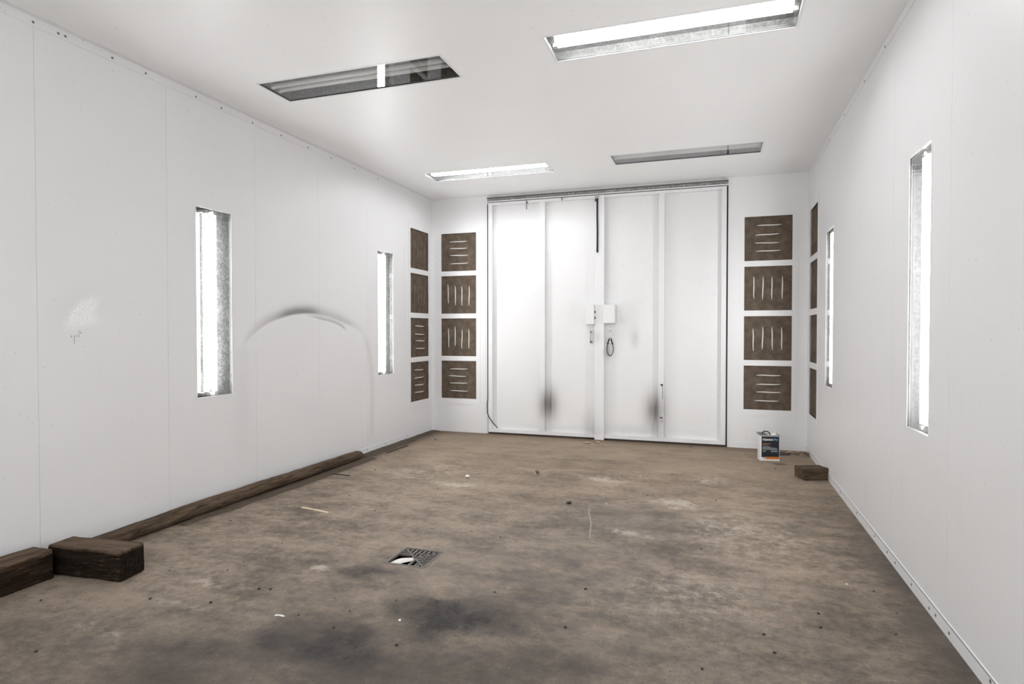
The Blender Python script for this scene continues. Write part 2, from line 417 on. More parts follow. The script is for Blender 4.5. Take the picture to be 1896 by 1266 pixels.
# ------------------------------------------------------------------ mesh helpers
class G:
    def __init__(self): self.v, self.f = [], []
    def quadbox(self, P):
        o = len(self.v); self.v += [tuple(p) for p in P]
        for q in ((0, 3, 2, 1), (4, 5, 6, 7), (0, 1, 5, 4), (1, 2, 6, 5), (2, 3, 7, 6), (3, 0, 4, 7)):
            self.f.append(tuple(o + i for i in q))
        return self
    def box(self, x0, x1, y0, y1, z0, z1):
        return self.quadbox([(x0, y0, z0), (x1, y0, z0), (x1, y1, z0), (x0, y1, z0), (x0, y0, z1), (x1, y0, z1), (x1, y1, z1), (x0, y1, z1)])
    def slab(self, rect, holes, axis, t0, t1):
        """flat slab with rectangular holes; axis = its normal"""
        u0, u1, v0, v1 = rect
        us = sorted({u0, u1} | {h[i] for h in holes for i in (0, 1) if u0 < h[i] < u1})
        vs = sorted({v0, v1} | {h[i] for h in holes for i in (2, 3) if v0 < h[i] < v1})
        def P(u, v, t): return {'x': (t, u, v), 'y': (u, t, v), 'z': (u, v, t)}[axis]
        def solid(i, j):
            if not (0 <= i < len(us) - 1 and 0 <= j < len(vs) - 1): return False
            cu, cv = (us[i] + us[i + 1]) / 2, (vs[j] + vs[j + 1]) / 2
            return not any(h[0] < cu < h[1] and h[2] < cv < h[3] for h in holes)
        def q(*p):
            o = len(self.v); self.v += p; self.f.append(tuple(range(o, o + 4)))
        for i in range(len(us) - 1):
            for j in range(len(vs) - 1):
                if not solid(i, j): continue
                a, b, c, d = us[i], us[i + 1], vs[j], vs[j + 1]
                q(P(a, c, t1), P(b, c, t1), P(b, d, t1), P(a, d, t1)); q(P(a, c, t0), P(a, d, t0), P(b, d, t0), P(b, c, t0))
                if not solid(i - 1, j): q(P(a, c, t0), P(a, c, t1), P(a, d, t1), P(a, d, t0))
                if not solid(i + 1, j): q(P(b, c, t0), P(b, d, t0), P(b, d, t1), P(b, c, t1))
                if not solid(i, j - 1): q(P(a, c, t0), P(b, c, t0), P(b, c, t1), P(a, c, t1))
                if not solid(i, j + 1): q(P(a, d, t0), P(a, d, t1), P(b, d, t1), P(b, d, t0))
        return self
    def tube(self, pts, r, seg=10, closed=False):
        pts = [Vector(p) for p in pts]; n = len(pts); o = len(self.v)
        for i, p in enumerate(pts):
            a = pts[(i - 1) % n] if closed or i else p; b = pts[(i + 1) % n] if closed or i < n - 1 else p
            t = (b - a).normalized()
            ref = Vector((0, 0, 1)) if abs(t.z) < 0.9 else Vector((1, 0, 0))
            s = t.cross(ref).normalized(); w = s.cross(t)
            rr = r[i] if isinstance(r, (list, tuple)) else r
            for k in range(seg):
                an = 2 * math.pi * k / seg
                self.v.append(tuple(p + (s * math.cos(an) + w * math.sin(an)) * rr))
        for i in range(n if closed else n - 1):
            for k in range(seg):
                a, b = o + i * seg + k, o + i * seg + (k + 1) % seg
                c, d = o + ((i + 1) % n) * seg + (k + 1) % seg, o + ((i + 1) % n) * seg + k
                self.f.append((a, b, c, d))
        if not closed:
            self.f.append(tuple(o + k for k in reversed(range(seg))))
            self.f.append(tuple(o + (n - 1) * seg + k for k in range(seg)))
        return self
    def prism(self, poly, t0, t1, axis='z'):
        n = len(poly); o = len(self.v)
        def P(u, v, t): return {'x': (t, u, v), 'y': (u, t, v), 'z': (u, v, t)}[axis]
        self.v += [P(u, v, t0) for u, v in poly] + [P(u, v, t1) for u, v in poly]
        self.f.append(tuple(o + i for i in reversed(range(n)))); self.f.append(tuple(o + n + i for i in range(n)))
        for i in range(n): self.f.append((o + i, o + (i + 1) % n, o + n + (i + 1) % n, o + n + i))
        return self
    def mesh(self, name, mat, smooth=False, bevel=0.0):
        me = bpy.data.meshes.new(name)
        me.from_pydata(self.v, [], self.f)
        bm = bmesh.new(); bm.from_mesh(me)
        bmesh.ops.remove_doubles(bm, verts=bm.verts, dist=1e-5)
        bmesh.ops.recalc_face_normals(bm, faces=bm.faces)
        if bevel: bmesh.ops.bevel(bm, geom=list(bm.edges), offset=bevel, segments=2, affect='EDGES', profile=0.6)
        bm.to_mesh(me); bm.free()
        me.materials.append(mat)
        for p in me.polygons: p.use_smooth = smooth
        return me
    def build(self, name, mat, parent=None, smooth=False, bevel=0.0):
        return obj(name, self.mesh(name, mat, smooth, bevel), parent)


def obj(name, me, parent=None, mw=None):
    o = bpy.data.objects.new(name, me); COL.objects.link(o)
    if parent is not None: o.parent = parent
    if mw is not None: o.matrix_local = mw
    return o


def tag(o, label=None, cat=None, group=None, kind=None):
    if label: o['label'] = label
    if cat: o['category'] = cat
    if group: o['group'] = group
    if kind: o['kind'] = kind
    return o


def thing(name, label, cat, mw, group=None):
    o = bpy.data.objects.new(name, None); COL.objects.link(o); o.empty_display_size = 0.1
    o.matrix_world = mw
    return tag(o, label, cat, group)


def frame(loc, X_, Y_, Z_):
    return Matrix(((X_[0], Y_[0], Z_[0], loc[0]), (X_[1], Y_[1], Z_[1], loc[1]), (X_[2], Y_[2], Z_[2], loc[2]), (0, 0, 0, 1)))


def copy_tree(o, parent=None):
    c = o.copy(); COL.objects.link(c)
    if parent is not None: c.parent = parent
    for ch in o.children: copy_tree(ch, c)
    return c


def rough_mesh(me, amp, seed, freq=6.0):
    from mathutils import noise
    for v in me.vertices:
        p = v.co * freq + Vector((seed, seed * 1.7, 0))
        v.co += Vector((noise.noise(p), noise.noise(p + Vector((7, 0, 0))), noise.noise(p + Vector((0, 9, 0))))) * amp


# ------------------------------------------------------------------ openings
LW, LL = 0.355, 1.455                                   # light opening: width, length
CEIL_L = [(-2.445, 3.820), (-0.280, 3.800), (-2.455, 6.490), (-0.302, 6.445)]
LEFT_L = [(3.771, 1.591), (6.372, 1.584)]
RIGHT_L = [(3.646, 1.578), (6.232, 1.581)]
PADZ = (0.713, 1.290, 1.868, 2.445); PAD = 0.512
FIL = {'left': 7.250, 'far_a': -3.309, 'far_b': 0.577, 'right': 7.185}
DX0, DX1, DZ1 = -2.888, 0.141, 3.146


def fil_hole(c): return (c - 0.275, c + 0.275, PADZ[0] - 0.275, PADZ[3] + 0.275)


# ------------------------------------------------------------------ setting
DR = (-1.849, -1.593, 3.149, 3.419)                      # drain opening
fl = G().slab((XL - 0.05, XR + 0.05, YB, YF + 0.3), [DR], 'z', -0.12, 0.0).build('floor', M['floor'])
tag(fl, 'stained grey brown concrete floor with oily dark patches', kind='structure')
pit = G()
pit.slab((DR[0] - 0.01, DR[1] + 0.01, DR[2] - 0.01, DR[3] + 0.01), [], 'z', -0.30, -0.29)
pit.slab((DR[0] - 0.01, DR[1] + 0.01, DR[2] - 0.01, DR[3] + 0.01), [DR], 'z', -0.29, -0.002)
pit.build('drain_pit', M['pit'], fl)

ce = G().slab((XL - 0.05, XR + 0.05, YB, YF + 0.1), [(x - LL / 2, x + LL / 2, y - LW / 2, y + LW / 2) for x, y in CEIL_L], 'z', ZC, ZC + 0.02).build('ceiling', M['ceil'])
tag(ce, 'flat white ceiling with four recessed light openings', kind='structure')


def side_wall(name, label, xin, sgn, seams, holes, mat):
    """xin = inner face; sgn = direction away from the room"""
    a, b = sorted((xin + sgn * 0.0025, xin + sgn * 0.02))
    back = G().slab((YB, YF + 0.05, -0.12, ZC + 0.05), holes, 'x', a, b).build(name, M['wall'])
    tag(back, label, kind='structure')
    a, b = sorted((xin, xin + sgn * 0.003))
    for i in range(len(seams) - 1):
        y0, y1 = seams[i] + 0.0009, seams[i + 1] - 0.0009
        hs = [h for h in holes if h[0] < y1 and h[1] > y0]
        pm = mat(y0) if callable(mat) else mat
        G().slab((y0, y1, 0.0, ZC), hs, 'x', a, b).build('panel', pm, back)
    return back


LH = [(y - LW / 2, y + LW / 2, z - LL / 2, z + LL / 2) for y, z in LEFT_L] + [fil_hole(FIL['left'])]
RH = [(y - LW / 2, y + LW / 2, z - LL / 2, z + LL / 2) for y, z in RIGHT_L] + [fil_hole(FIL['right'])]
wl = side_wall('wall_left', 'white panelled left wall with a sooty overspray arch and paint splash', XL, -1,
               [YB, -1.055, -0.175, 0.703, 1.581, 2.460, 3.343, 4.221, 5.093, 5.971, 6.849, YF], LH,
               lambda y: M['wall_p'] if 2.4 < y < 2.6 else M['wall_l'] if 3.3 < y < 6.0 else M['wall'])
wr = side_wall('wall_right', 'white panelled right wall with scuffed lower edge', XR, 1,
               [YB, -0.41, 0.50, 1.41, 2.30, 3.209, 4.129, 5.030, 5.930, 6.830, YF], RH, M['wall_s'])

wf = G().slab((XL - 0.05, XR + 0.05, -0.12, ZC + 0.05), [(DX0, DX1, -0.12, DZ1), fil_hole(FIL['far_a']), fil_hole(FIL['far_b'])], 'y', YF, YF + 0.05).build('wall_far', M['wall_s'])
tag(wf, 'white far wall around the double doors', kind='structure')


def rivets(parent, pts, axis, r=0.0075, h=0.003):
    me = None
    for p in pts:
        if me is None:
            g = G(); seg = 8
            ring = [(r * math.cos(2 * math.pi * k / seg), r * math.sin(2 * math.pi * k / seg)) for k in range(seg)]
            g.prism(ring, 0, h * 0.6); g.prism([(a * 0.6, b * 0.6) for a, b in ring], h * 0.6, h)
            me = g.mesh('rivet', M['rivet'])
        rot = {'+x': Matrix.Rotation(math.pi / 2, 4, 'Y'), '-x': Matrix.Rotation(-math.pi / 2, 4, 'Y'), '-y': Matrix.Rotation(math.pi / 2, 4, 'X')}[axis]
        obj('rivet', me, parent, Matrix.Translation(p) @ rot)


t1 = G().box(XL, XL + 0.004, YB, YF, ZC - 0.056, ZC).box(XL, XL + 0.05, YB, YF, ZC - 0.003, ZC).build('trim_1', M['trim'])
tag(t1, 'thin riveted white angle strip along the top of the left wall', kind='structure')
rivets(t1, [(XL + 0.004, y, z) for y, z in ((2.28, 3.138), (2.456, 3.139), (2.597, 3.14), (2.638, 3.142), (2.938, 3.14), (3.182, 3.138), (3.606, 3.134), (3.853, 3.135),
                                          (4.196, 3.13), (4.55, 3.132), (4.93, 3.133), (5.3, 3.13), (5.72, 3.132), (6.2, 3.133))], '+x')
t2 = G().box(XR - 0.004, XR, YB, YF, ZC - 0.05, ZC).build('trim_2', M['trim'])
tag(t2, 'thin white strip along the top of the right wall', kind='structure')
rivets(t2, [(XR - 0.004, y, 3.14) for y in (3.55, 3.75, 4.35, 4.9, 5.6, 6.3)], '-x')
b1 = G().box(XR - 0.005, XR, YB, YF, 0.0, 0.066).prism([(XR - 0.005, 0.066), (XR - 0.005, 0.062), (XR - 0.001, 0.072), (XR, 0.072)], 2.0, YF, 'y').build('baseboard_right', M['trim'])
tag(b1, 'riveted white metal kick strip along the right wall', kind='structure')
rivets(b1, [(XR - 0.005, y, z) for y, z in ((2.723, 0.05), (3.149, 0.03), (3.322, 0.033), (3.412, 0.027), (3.692, 0.032), (3.999, 0.036), (4.173, 0.038), (4.471, 0.04), (5.0, 0.04), (5.6, 0.04))], '-x')
b2 = G().box(XL, XL + 0.005, YB, YF, 0.0, 0.060).build('baseboard_left', M['trim'])
tag(b2, 'white metal kick strip along the left wall', kind='structure')
rivets(b2, [(XL + 0.005, y, 0.036) for y in (5.95, 6.35, 6.9)], '+x')
b3 = G().box(DX1 + 0.012, XR - 0.005, YF - 0.005, YF, 0.0, 0.066).build('baseboard_far', M['trim'])
tag(b3, 'short white kick strip right of the doors', kind='structure')

# doors ----------------------------------------------------------------
jm = G().slab((DX0 - 0.04, DX1 + 0.04, -0.1, DZ1 + 0.02), [(DX0 + 0.03, -1.50, 0.05, 3.05), (-1.28, DX1 - 0.03, 0.05, 3.05)], 'y', YF + 0.062, YF + 0.085).build('trim_3', M['rubber'])
tag(jm, 'black rebate showing in the gaps around the double doors', kind='structure')
hd = G().box(DX0, DX1, YF - 0.012, YF + 0.05, 3.084, DZ1).build('trim_4', M['header'])
tag(hd, 'grimy grey steel channel above the double doors', kind='structure')
G().box(DX0, DX1, YF - 0.030, YF - 0.012, DZ1 - 0.012, DZ1).build('upper_lip', M['iron'], hd)
G().box(DX0, DX1, YF - 0.020, YF - 0.012, 3.098, 3.104).build('shadow_line', M['rubber'], hd)  # black strip put in for the shadow line above the lower lip
G().box(DX0, DX1, YF - 0.034, YF - 0.012, 3.086, 3.098).build('lower_lip', M['trim'], hd)

FY0, FY1, SY0, SY1 = YF - 0.03, YF + 0.03, YF + 0.03, YF + 0.045
LZ0, LZ1 = 0.026, 3.076


def leaf(name, label, x0, x1, stile_l, stile_r, rib):
    d = G().box(x0, x1, SY0, SY1, LZ0, LZ1).build(name, M['door'])
    tag(d, label, kind='structure')
    G().box(x0, x0 + stile_l, FY0, FY1, LZ0, LZ1).build('stile', M['door'], d, bevel=0.003)
    G().box(x1 - stile_r, x1, FY0, FY1, LZ0, LZ1).build('stile', M['door'], d, bevel=0.003)
    G().box(x0 + stile_l, x1 - stile_r, FY0 + 0.002, FY1, LZ0, 0.072).build('bottom_rail', M['door'], d, bevel=0.003)
    G().box(x0 + stile_l, x1 - stile_r, FY0 + 0.004, FY1, 3.040, LZ1).build('top_rail', M['door'], d, bevel=0.003)
    G().box(rib[0], rib[1], FY0, FY1, 0.072, 3.040).build('rib', M['door'], d, bevel=0.003)
    return d


d1 = leaf('door_1', 'left leaf of the white steel double door, ribbed and sooty near the bottom', DX0 + 0.018, -1.385, 0.056, 0.05, (-2.160, -2.088))
d2 = leaf('door_2', 'right leaf of the white steel double door with cover strip', -1.378, DX1 - 0.018, 0.05, 0.056, (-0.656, -0.586))
G().box(-1.437, -1.317, FY0 - 0.012, FY0, 0.004, 3.074).build('cover_strip', M['door'], d2, bevel=0.002)
lb = G().box(-1.548, -1.438, FY0 - 0.055, FY0 + 0.05, 1.457, 1.703).build('lock_box', M['door'], d1, bevel=0.003)
for zz in (1.612, 1.538):
    G().prism([(-1.432 + 0.010 * math.cos(a), zz + 0.016 * math.sin(a)) for a in [k * math.pi / 4 for k in range(8)]], FY0 - 0.0135, FY0 - 0.0115, 'y').build('bolt_hole', M['rubber'], d2)
G().box(-1.317, -1.179, FY0 - 0.060, FY0 + 0.05, 1.470, 1.703).build('lock_box', M['door'], d2, bevel=0.003)
# pull handle on the left leaf
h = G(); hy = SY0
h.box(-1.513, -1.472, hy - 0.006, hy, 1.215, 1.380); h.build('handle_plate', M['door'], d1, bevel=0.002)
g = G().tube([(-1.494, hy - 0.006, 1.372), (-1.494, hy - 0.03, 1.365), (-1.494, hy - 0.036, 1.33), (-1.494, hy - 0.036, 1.265), (-1.494, hy - 0.03, 1.238), (-1.494, hy - 0.006, 1.23)], 0.0065, 8)
g.build('pull_handle', M['steel'], d1, smooth=True)
G().box(-1.508, -1.478, hy - 0.012, hy - 0.005, 1.222, 1.246).build('handle_foot', M['rivet'], d1)
# drop rod of the upper bolt, rusty bracket above it
G().tube([(-1.404, FY0 - 0.021, 3.03), (-1.404, FY0 - 0.021, 2.8), (-1.401, FY0 - 0.021, 2.6), (-1.402, FY0 - 0.021, 2.357)], 0.011, 8).build('bolt_rod', M['rubber'], d2, smooth=True)
G().box(-1.432, -1.392, FY0 - 0.030, FY0 - 0.011, 3.028, 3.075).build('bolt_bracket', M['steel'], d2)
G().tube([(-1.424, FY0 - 0.020, 3.035), (-1.428, FY0 - 0.022, 2.995)], 0.007, 6).build('bolt_tail', M['rubber'], d2)
# small dark catches below the channel
G().tube([(-2.335, FY0 - 0.006, 3.062), (-2.332, FY0 - 0.012, 3.00), (-2.331, FY0 - 0.010, 2.955)], 0.006, 6).build('catch', M['rivet'], d1)
G().tube([(-2.337, FY0 - 0.006, 3.066), (-2.312, FY0 - 0.012, 3.025)], 0.005, 6).build('catch', M['rubber'], d1)
G().tube([(-1.86, FY0 - 0.006, 3.075), (-1.862, FY0 - 0.010, 3.035)], 0.006, 6).build('catch', M['rivet'], d1)
# keyhole slots and bolt wear on the right rib
G().prism([(-0.632, 0.722), (-0.600, 0.732), (-0.600, 0.700), (-0.618, 0.706)], FY0 - 0.002, FY0 + 0.001, 'y').build('slot', M['rubber'], d2)
G().box(-0.605, -0.6005, FY0 - 0.0015, FY0 + 0.001, 0.545, 0.70).build('slot', M['rubber'], d2)
G().prism([(-0.634, 0.308), (-0.628, 0.322), (-0.614, 0.327), (-0.602, 0.320), (-0.600, 0.308)], FY0 - 0.002, FY0 + 0.001, 'y').build('slot', M['rubber'], d2)
for px_, pz_ in ((-0.603, 0.285), (-0.601, 0.265), (-0.612, 0.277)):
    G().box(px_ - 0.004, px_ + 0.004, FY0 - 0.0015, FY0 + 0.001, pz_ - 0.004, pz_ + 0.004).build('chip', M['rubber'], d2)
# hook for the cable
G().box(-1.275, -1.222, SY0 - 0.012, SY0, 1.375, 1.402).build('hook_plate', M['door'], d2, bevel=0.002)
G().tube([(-1.247, SY0 - 0.010, 1.385), (-1.247, SY0 - 0.030, 1.38), (-1.247, SY0 - 0.036, 1.362), (-1.247, SY0 - 0.026, 1.352)], 0.004, 6).build('hook', M['steel'], d2)

# peeling rubber seal on the hinge side of the left leaf
pts = [(DX0 + 0.004, YF - 0.010, 3.06 - 0.2 * k) for k in range(14)] + [(DX0 + 0.002, YF - 0.030, 0.40), (DX0 + 0.006, YF - 0.036, 0.30)]
for k in range(1, 9):
    t = k / 8
    pts.append((DX0 + 0.006 + 0.150 * t ** 1.35, YF - 0.038, 0.30 - 0.215 * t ** 0.85))
tag(G().tube(pts, 0.006, 6).build('seal_strip', M['rubber'], smooth=True), 'black rubber seal peeling off the hinge edge of the left door', 'seal')

# cable loop hanging on the right door
ck = thing('cable_loop', 'small black cable loop with white strap hanging from the right door hook', 'cable', Matrix.Translation((-1.246, SY0 - 0.034, 1.06)))
G().tube([(0.0, 0.0, 0.305), (-0.006, 0.0, 0.26), (-0.004, 0.0, 0.225), (0.004, 0.0, 0.225), (0.006, 0.0, 0.26), (0.001, 0.0, 0.305)], 0.0035, 6, True).build('strap', M['paper'], ck, smooth=True)
loop = []
for k in range(25):
    a = math.radians(90 + 28 + (360 - 56) * k / 24)
    loop.append((0.040 * math.cos(a) * (1.0 if math.sin(a) < 0 else 0.92), -0.004, 0.098 + 0.094 * math.sin(a)))
G().tube(loop, 0.0055, 7).build('cable', M['cable'], ck, smooth=True)
for s in (-1, 1):
    G().tube([(s * 0.022, -0.004, 0.175), (s * 0.014, -0.004, 0.205), (s * 0.009, -0.004, 0.222)], [0.009, 0.0085, 0.007], 7).build('ferrule', M['rubber'], ck, smooth=True)
    G().tube([(s * 0.032, -0.004, 0.150), (s * 0.024, -0.004, 0.168)], 0.0105, 7).build('clamp', M['rubber'], ck, smooth=True)
G().tube([(-0.018, -0.004, 0.168), (0.0, -0.004, 0.178), (0.018, -0.004, 0.168)], 0.007, 6).build('joiner', M['paper'], ck, smooth=True)


# ------------------------------------------------------------------ filter panels
def slit_mesh(name, L, w, mat):
    g = G(); n = 8; top, bot = [], []
    for i in range(n + 1):
        t = i / n; x = (t - 0.5) * L
        hw = w * 0.5 * (0.35 + 0.65 * math.sin(math.pi * t) ** 0.5)
        c = 0.0015 * math.sin(t * 7.0)
        top.append((x, c + hw)); bot.append((x, c - hw))
    g.prism(top + bot[::-1], 0.0, 0.004)
    return g.mesh(name, mat)


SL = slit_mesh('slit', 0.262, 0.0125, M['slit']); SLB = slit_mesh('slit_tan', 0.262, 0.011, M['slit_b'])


def pad_mesh(seed, horiz):
    from mathutils import noise
    n = 30; hs = 0.274; g = G()
    sl = (-0.15, -0.05, 0.05, 0.15)
    for j in range(n + 1):
        for i in range(n + 1):
            x = -hs + 2 * hs * i / n; y = -hs + 2 * hs * j / n
            a, b = (y, x) if horiz else (x, y)
            ridge = sum(math.exp(-((a - s) / 0.022) ** 2) for s in sl) * max(0.0, 1 - (b / 0.19) ** 4)
            z = 0.005 * ridge + 0.004 * noise.noise(Vector((x * 9 + seed, y * 9, seed))) + 0.003 * (1 - (x / hs) ** 2) * (1 - (y / hs) ** 2)
            g.v.append((x, y, z))
    for j in range(n):
        for i in range(n):
            k = j * (n + 1) + i
            g.f.append((k, k + 1, k + n + 2, k + n + 1))
    o = len(g.v)
    g.v += [(-hs, -hs, -0.02), (hs, -hs, -0.02), (hs, hs, -0.02), (-hs, hs, -0.02)]
    g.f.append((o, o + 3, o + 2, o + 1))
    for c0, c1, idx in ((0, 1, [i for i in range(n + 1)]), (1, 2, [i * (n + 1) + n for i in range(n + 1)]),
                        (2, 3, [n * (n + 1) + i for i in reversed(range(n + 1))]), (3, 0, [i * (n + 1) for i in reversed(range(n + 1))])):
        g.f.append((o + c0, o + c1) + tuple(reversed(idx)))
    me = bpy.data.meshes.new('filter_pad'); me.from_pydata(g.v, [], g.f); me.materials.append(M['filt'])
    for p in me.polygons: p.use_smooth = len(p.vertices) == 4
    return me


def filter_panel(label, mw, pattern, slit, fw_=(0.316, 0.316)):
    """mw: local x along the wall, y up, z into the room; origin on the floor line"""
    t = thing('filter_panel', label, 'filter panel', mw, 'exhaust filter panels in the far corners')
    zs = PADZ[0] - 0.332, PADZ[3] + 0.332
    hp = PAD / 2
    G().slab((-fw_[0], fw_[1], zs[0], zs[1]), [(-hp, hp, z - hp, z + hp) for z in PADZ], 'z', 0.0, 0.004).build('frame', M['trim'], t)
    rnd = random.Random(hash(label) % 997 if False else len(label) * 13)
    for k, (z, p) in enumerate(zip(reversed(PADZ), pattern)):
        pad = obj('filter_pad', pad_mesh(len(label) + k * 3.3, p == 'H'), t, Matrix.Translation((0, z, -0.0125)))
        for s in (-0.150, -0.050, 0.045, 0.148):
            off = rnd.uniform(-0.012, 0.012); tilt = rnd.uniform(-0.03, 0.03)
            sh = rnd.uniform(-0.025, 0.015)
            if p == 'H': m4 = Matrix.Translation((sh, s + off * 0.5, 0.0105)) @ Matrix.Rotation(tilt, 4, 'Z')
            else: m4 = Matrix.Translation((s + off * 0.5, sh, 0.0105)) @ Matrix.Rotation(math.pi / 2 + tilt, 4, 'Z')
            obj('slit', slit[k], pad, m4)
    return t


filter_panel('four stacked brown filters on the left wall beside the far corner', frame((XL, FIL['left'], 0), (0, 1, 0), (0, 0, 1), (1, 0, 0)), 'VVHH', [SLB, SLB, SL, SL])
filter_panel('four stacked brown filters on the far wall left of the doors', frame((FIL['far_a'], YF, 0), (1, 0, 0), (0, 0, 1), (0, -1, 0)), 'HVVH', [SL] * 4)
filter_panel('four stacked brown filters on the far wall right of the doors, above the tin', frame((FIL['far_b'], YF, 0), (1, 0, 0), (0, 0, 1), (0, -1, 0)), 'HVVH', [SL] * 4)
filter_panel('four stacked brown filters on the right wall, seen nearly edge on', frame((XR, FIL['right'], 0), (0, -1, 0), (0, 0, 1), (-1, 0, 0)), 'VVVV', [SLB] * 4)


# ------------------------------------------------------------------ recessed lights
def make_light(tube_mat, tz):
    """local: x along the tubes, y across, z into the recess, origin at the opening's centre"""
    t = bpy.data.objects.new('recessed_light', None); COL.objects.link(t); t.empty_display_size = 0.1
    a, b = LL / 2, LW / 2
    G().slab((-a - 0.012, a + 0.012, -b - 0.012, b + 0.012), [(-a + 0.003, a - 0.003, -b + 0.003, b - 0.003)], 'z', -0.0025, 0.0).build('rim', M['trim'], t)
    G().slab((-a, a, -b, b), [(-a + 0.002, a - 0.002, -b + 0.002, b - 0.002)], 'z', 0.0, 0.021).build('lip', M['galv_d'], t)
    hx, hy_ = a + 0.06, b + 0.11
    g = G().slab((-hx, hx, -hy_, hy_), [(-a, a, -b, b)], 'z', 0.021, 0.023)
    g.slab((-hx, hx, -hy_, hy_), [(-hx + 0.003, hx - 0.003, -hy_ + 0.003, hy_ - 0.003)], 'z', 0.023, 0.110)
    g.slab((-hx, hx, -hy_, hy_), [], 'z', 0.110, 0.113)
    g.build('housing', M['galv'], t)
    G().box(-a + 0.004, a - 0.004, -b + 0.004, b - 0.004, 0.004, 0.008).build('glass_pane', M['glass'], t)
    tl = 0.690
    G().box(-tl - 0.03, tl + 0.03, -0.03, 0.03, 0.082, 0.110).build('batten', M['galv'], t)
    for y in (-0.038, 0.038):
        tb = G().tube([(-tl, y, tz), (tl, y, tz)], 0.019, 16).build('fluorescent_tube', tube_mat, t, smooth=True)
        for s in (-1, 1):
            G().tube([(s * tl, y, tz), (s * (tl + 0.012), y, tz)], 0.0195, 16).build('end_cap', M['cap'], tb)
            G().box(min(s * (tl + 0.012), s * (tl + 0.03)), max(s * (tl + 0.012), s * (tl + 0.03)), y - 0.017, y + 0.017, tz - 0.018, 0.110).build('lamp_holder', M['holder'], t)
    return t


def ceil_m(x, y): return Matrix.Translation((x, y, ZC))
def left_m(y, z): return frame((XL, y, z), (0, 0, 1), (0, 1, 0), (-1, 0, 0))
def right_m(y, z): return frame((XR, y, z), (0, 0, 1), (0, -1, 0), (1, 0, 0))


spots = [('tube', 0.044, ceil_m(*CEIL_L[1]), 'large lit light recessed in the ceiling, nearest on the right'),
         ('tube', 0.040, ceil_m(*CEIL_L[2]), 'lit light recessed in the ceiling above the left door'),
         ('tube', 0.044, left_m(*LEFT_L[0]), 'tall lit twin-tube light in the left wall, left of the soot arch'),
         ('tube', 0.044, left_m(*LEFT_L[1]), 'narrow lit light in the left wall, right of the soot arch, beside the filters'),
         ('tube', 0.040, right_m(*RIGHT_L[0]), 'tall lit light in the right wall, nearest the viewer'),
         ('tube', 0.029, right_m(*RIGHT_L[1]), 'thin lit light in the right wall beside the filters'),
         ('tube_off', 0.034, ceil_m(*CEIL_L[0]), 'dark unlit light recessed in the ceiling, nearest on the left'),
         ('tube_off', 0.034, ceil_m(*CEIL_L[3]), 'dark unlit light recessed in the ceiling above the right door')]
for proto, tz, mw, label in spots:
    o = make_light(M[proto], tz)
    o.matrix_world = mw
    tag(o, label, 'light', 'recessed fluorescent lights')


# ------------------------------------------------------------------ timbers
def timber(name, label, cat, L, Wd, H, mw, mat, bev, amp, seed):
    bm = bmesh.new(); bmesh.ops.create_cube(bm, size=1.0)
    bmesh.ops.scale(bm, vec=(L, Wd, H), verts=bm.verts)
    bmesh.ops.translate(bm, vec=(0, 0, H / 2), verts=bm.verts)
    bmesh.ops.bevel(bm, geom=list(bm.edges), offset=bev, segments=3, affect='EDGES', profile=0.6)
    le = [e for e in bm.edges if abs((e.verts[0].co - e.verts[1].co).x) > L * 0.5]
    bmesh.ops.subdivide_edges(bm, edges=le, cuts=max(4, int(L / 0.05)), use_grid_fill=True)
    me = bpy.data.meshes.new(name); bm.to_mesh(me); bm.free()
    rough_mesh(me, amp, seed, 9.0)
    zmin = min(v.co.z for v in me.vertices)
    for v in me.vertices: v.co.z -= zmin
    me.materials.append(mat)
    for p in me.polygons: p.use_smooth = True
    o = obj(name, me); o.matrix_world = mw
    return tag(o, label, cat)


def rotz(x, y, deg): return Matrix.Translation((x, y, 0)) @ Matrix.Rotation(math.radians(deg), 4, 'Z')


timber('timber_block', 'thick dark rounded timber block lying between the beam and the round post', 'timber', 0.50, 0.165, 0.165, rotz(-3.325, 2.50, 5.5), M['block'], 0.014, 0.005, 3)
timber('timber_beam', 'long dark timber beam along the left wall, cut by the photo edge', 'timber', 1.70, 0.155, 0.160, rotz(-3.553, 1.520, 90), M['beam'], 0.010, 0.006, 11)
timber('wood_chock', 'small brown wood block against the right wall near the tin', 'wood block', 0.24, 0.17, 0.105, rotz(0.862, 6.235, 23), M['chock'], 0.006, 0.006, 23)

from mathutils import noise as mnoise
L = 2.985; g = G(); pp, rr = [], []
for i in range(57):
    t = i / 56
    r = 0.055 - 0.008 * t + 0.003 * mnoise.noise(Vector((t * 9, 1, 4)))
    if t > 0.965: r *= max(0.42, 1 - ((t - 0.965) / 0.035) ** 2 * 0.55)
    pp.append((L * t, 0.006 * math.sin(t * 5.5), r + 0.001)); rr.append(r)
g.tube(pp, rr, 20)
me = g.mesh('round_post', M['post'], True)
rough_mesh(me, 0.004, 31, 14)
for v in me.vertices:                                   # sawn flat on top towards the near end
    if v.co.x < 0.9: v.co.z = min(v.co.z, 0.082 + 0.03 * max(0, v.co.x / 0.9) ** 2)
zmin = min(v.co.z for v in me.vertices)
for v in me.vertices: v.co.z -= zmin
po = obj('round_post', me)
po.matrix_world = Matrix.Translation((-3.640, 2.725, 0)) @ Matrix.Rotation(math.radians(89.7), 4, 'Z')
tag(po, 'long round weathered wooden post lying on the floor along the left wall', 'post')

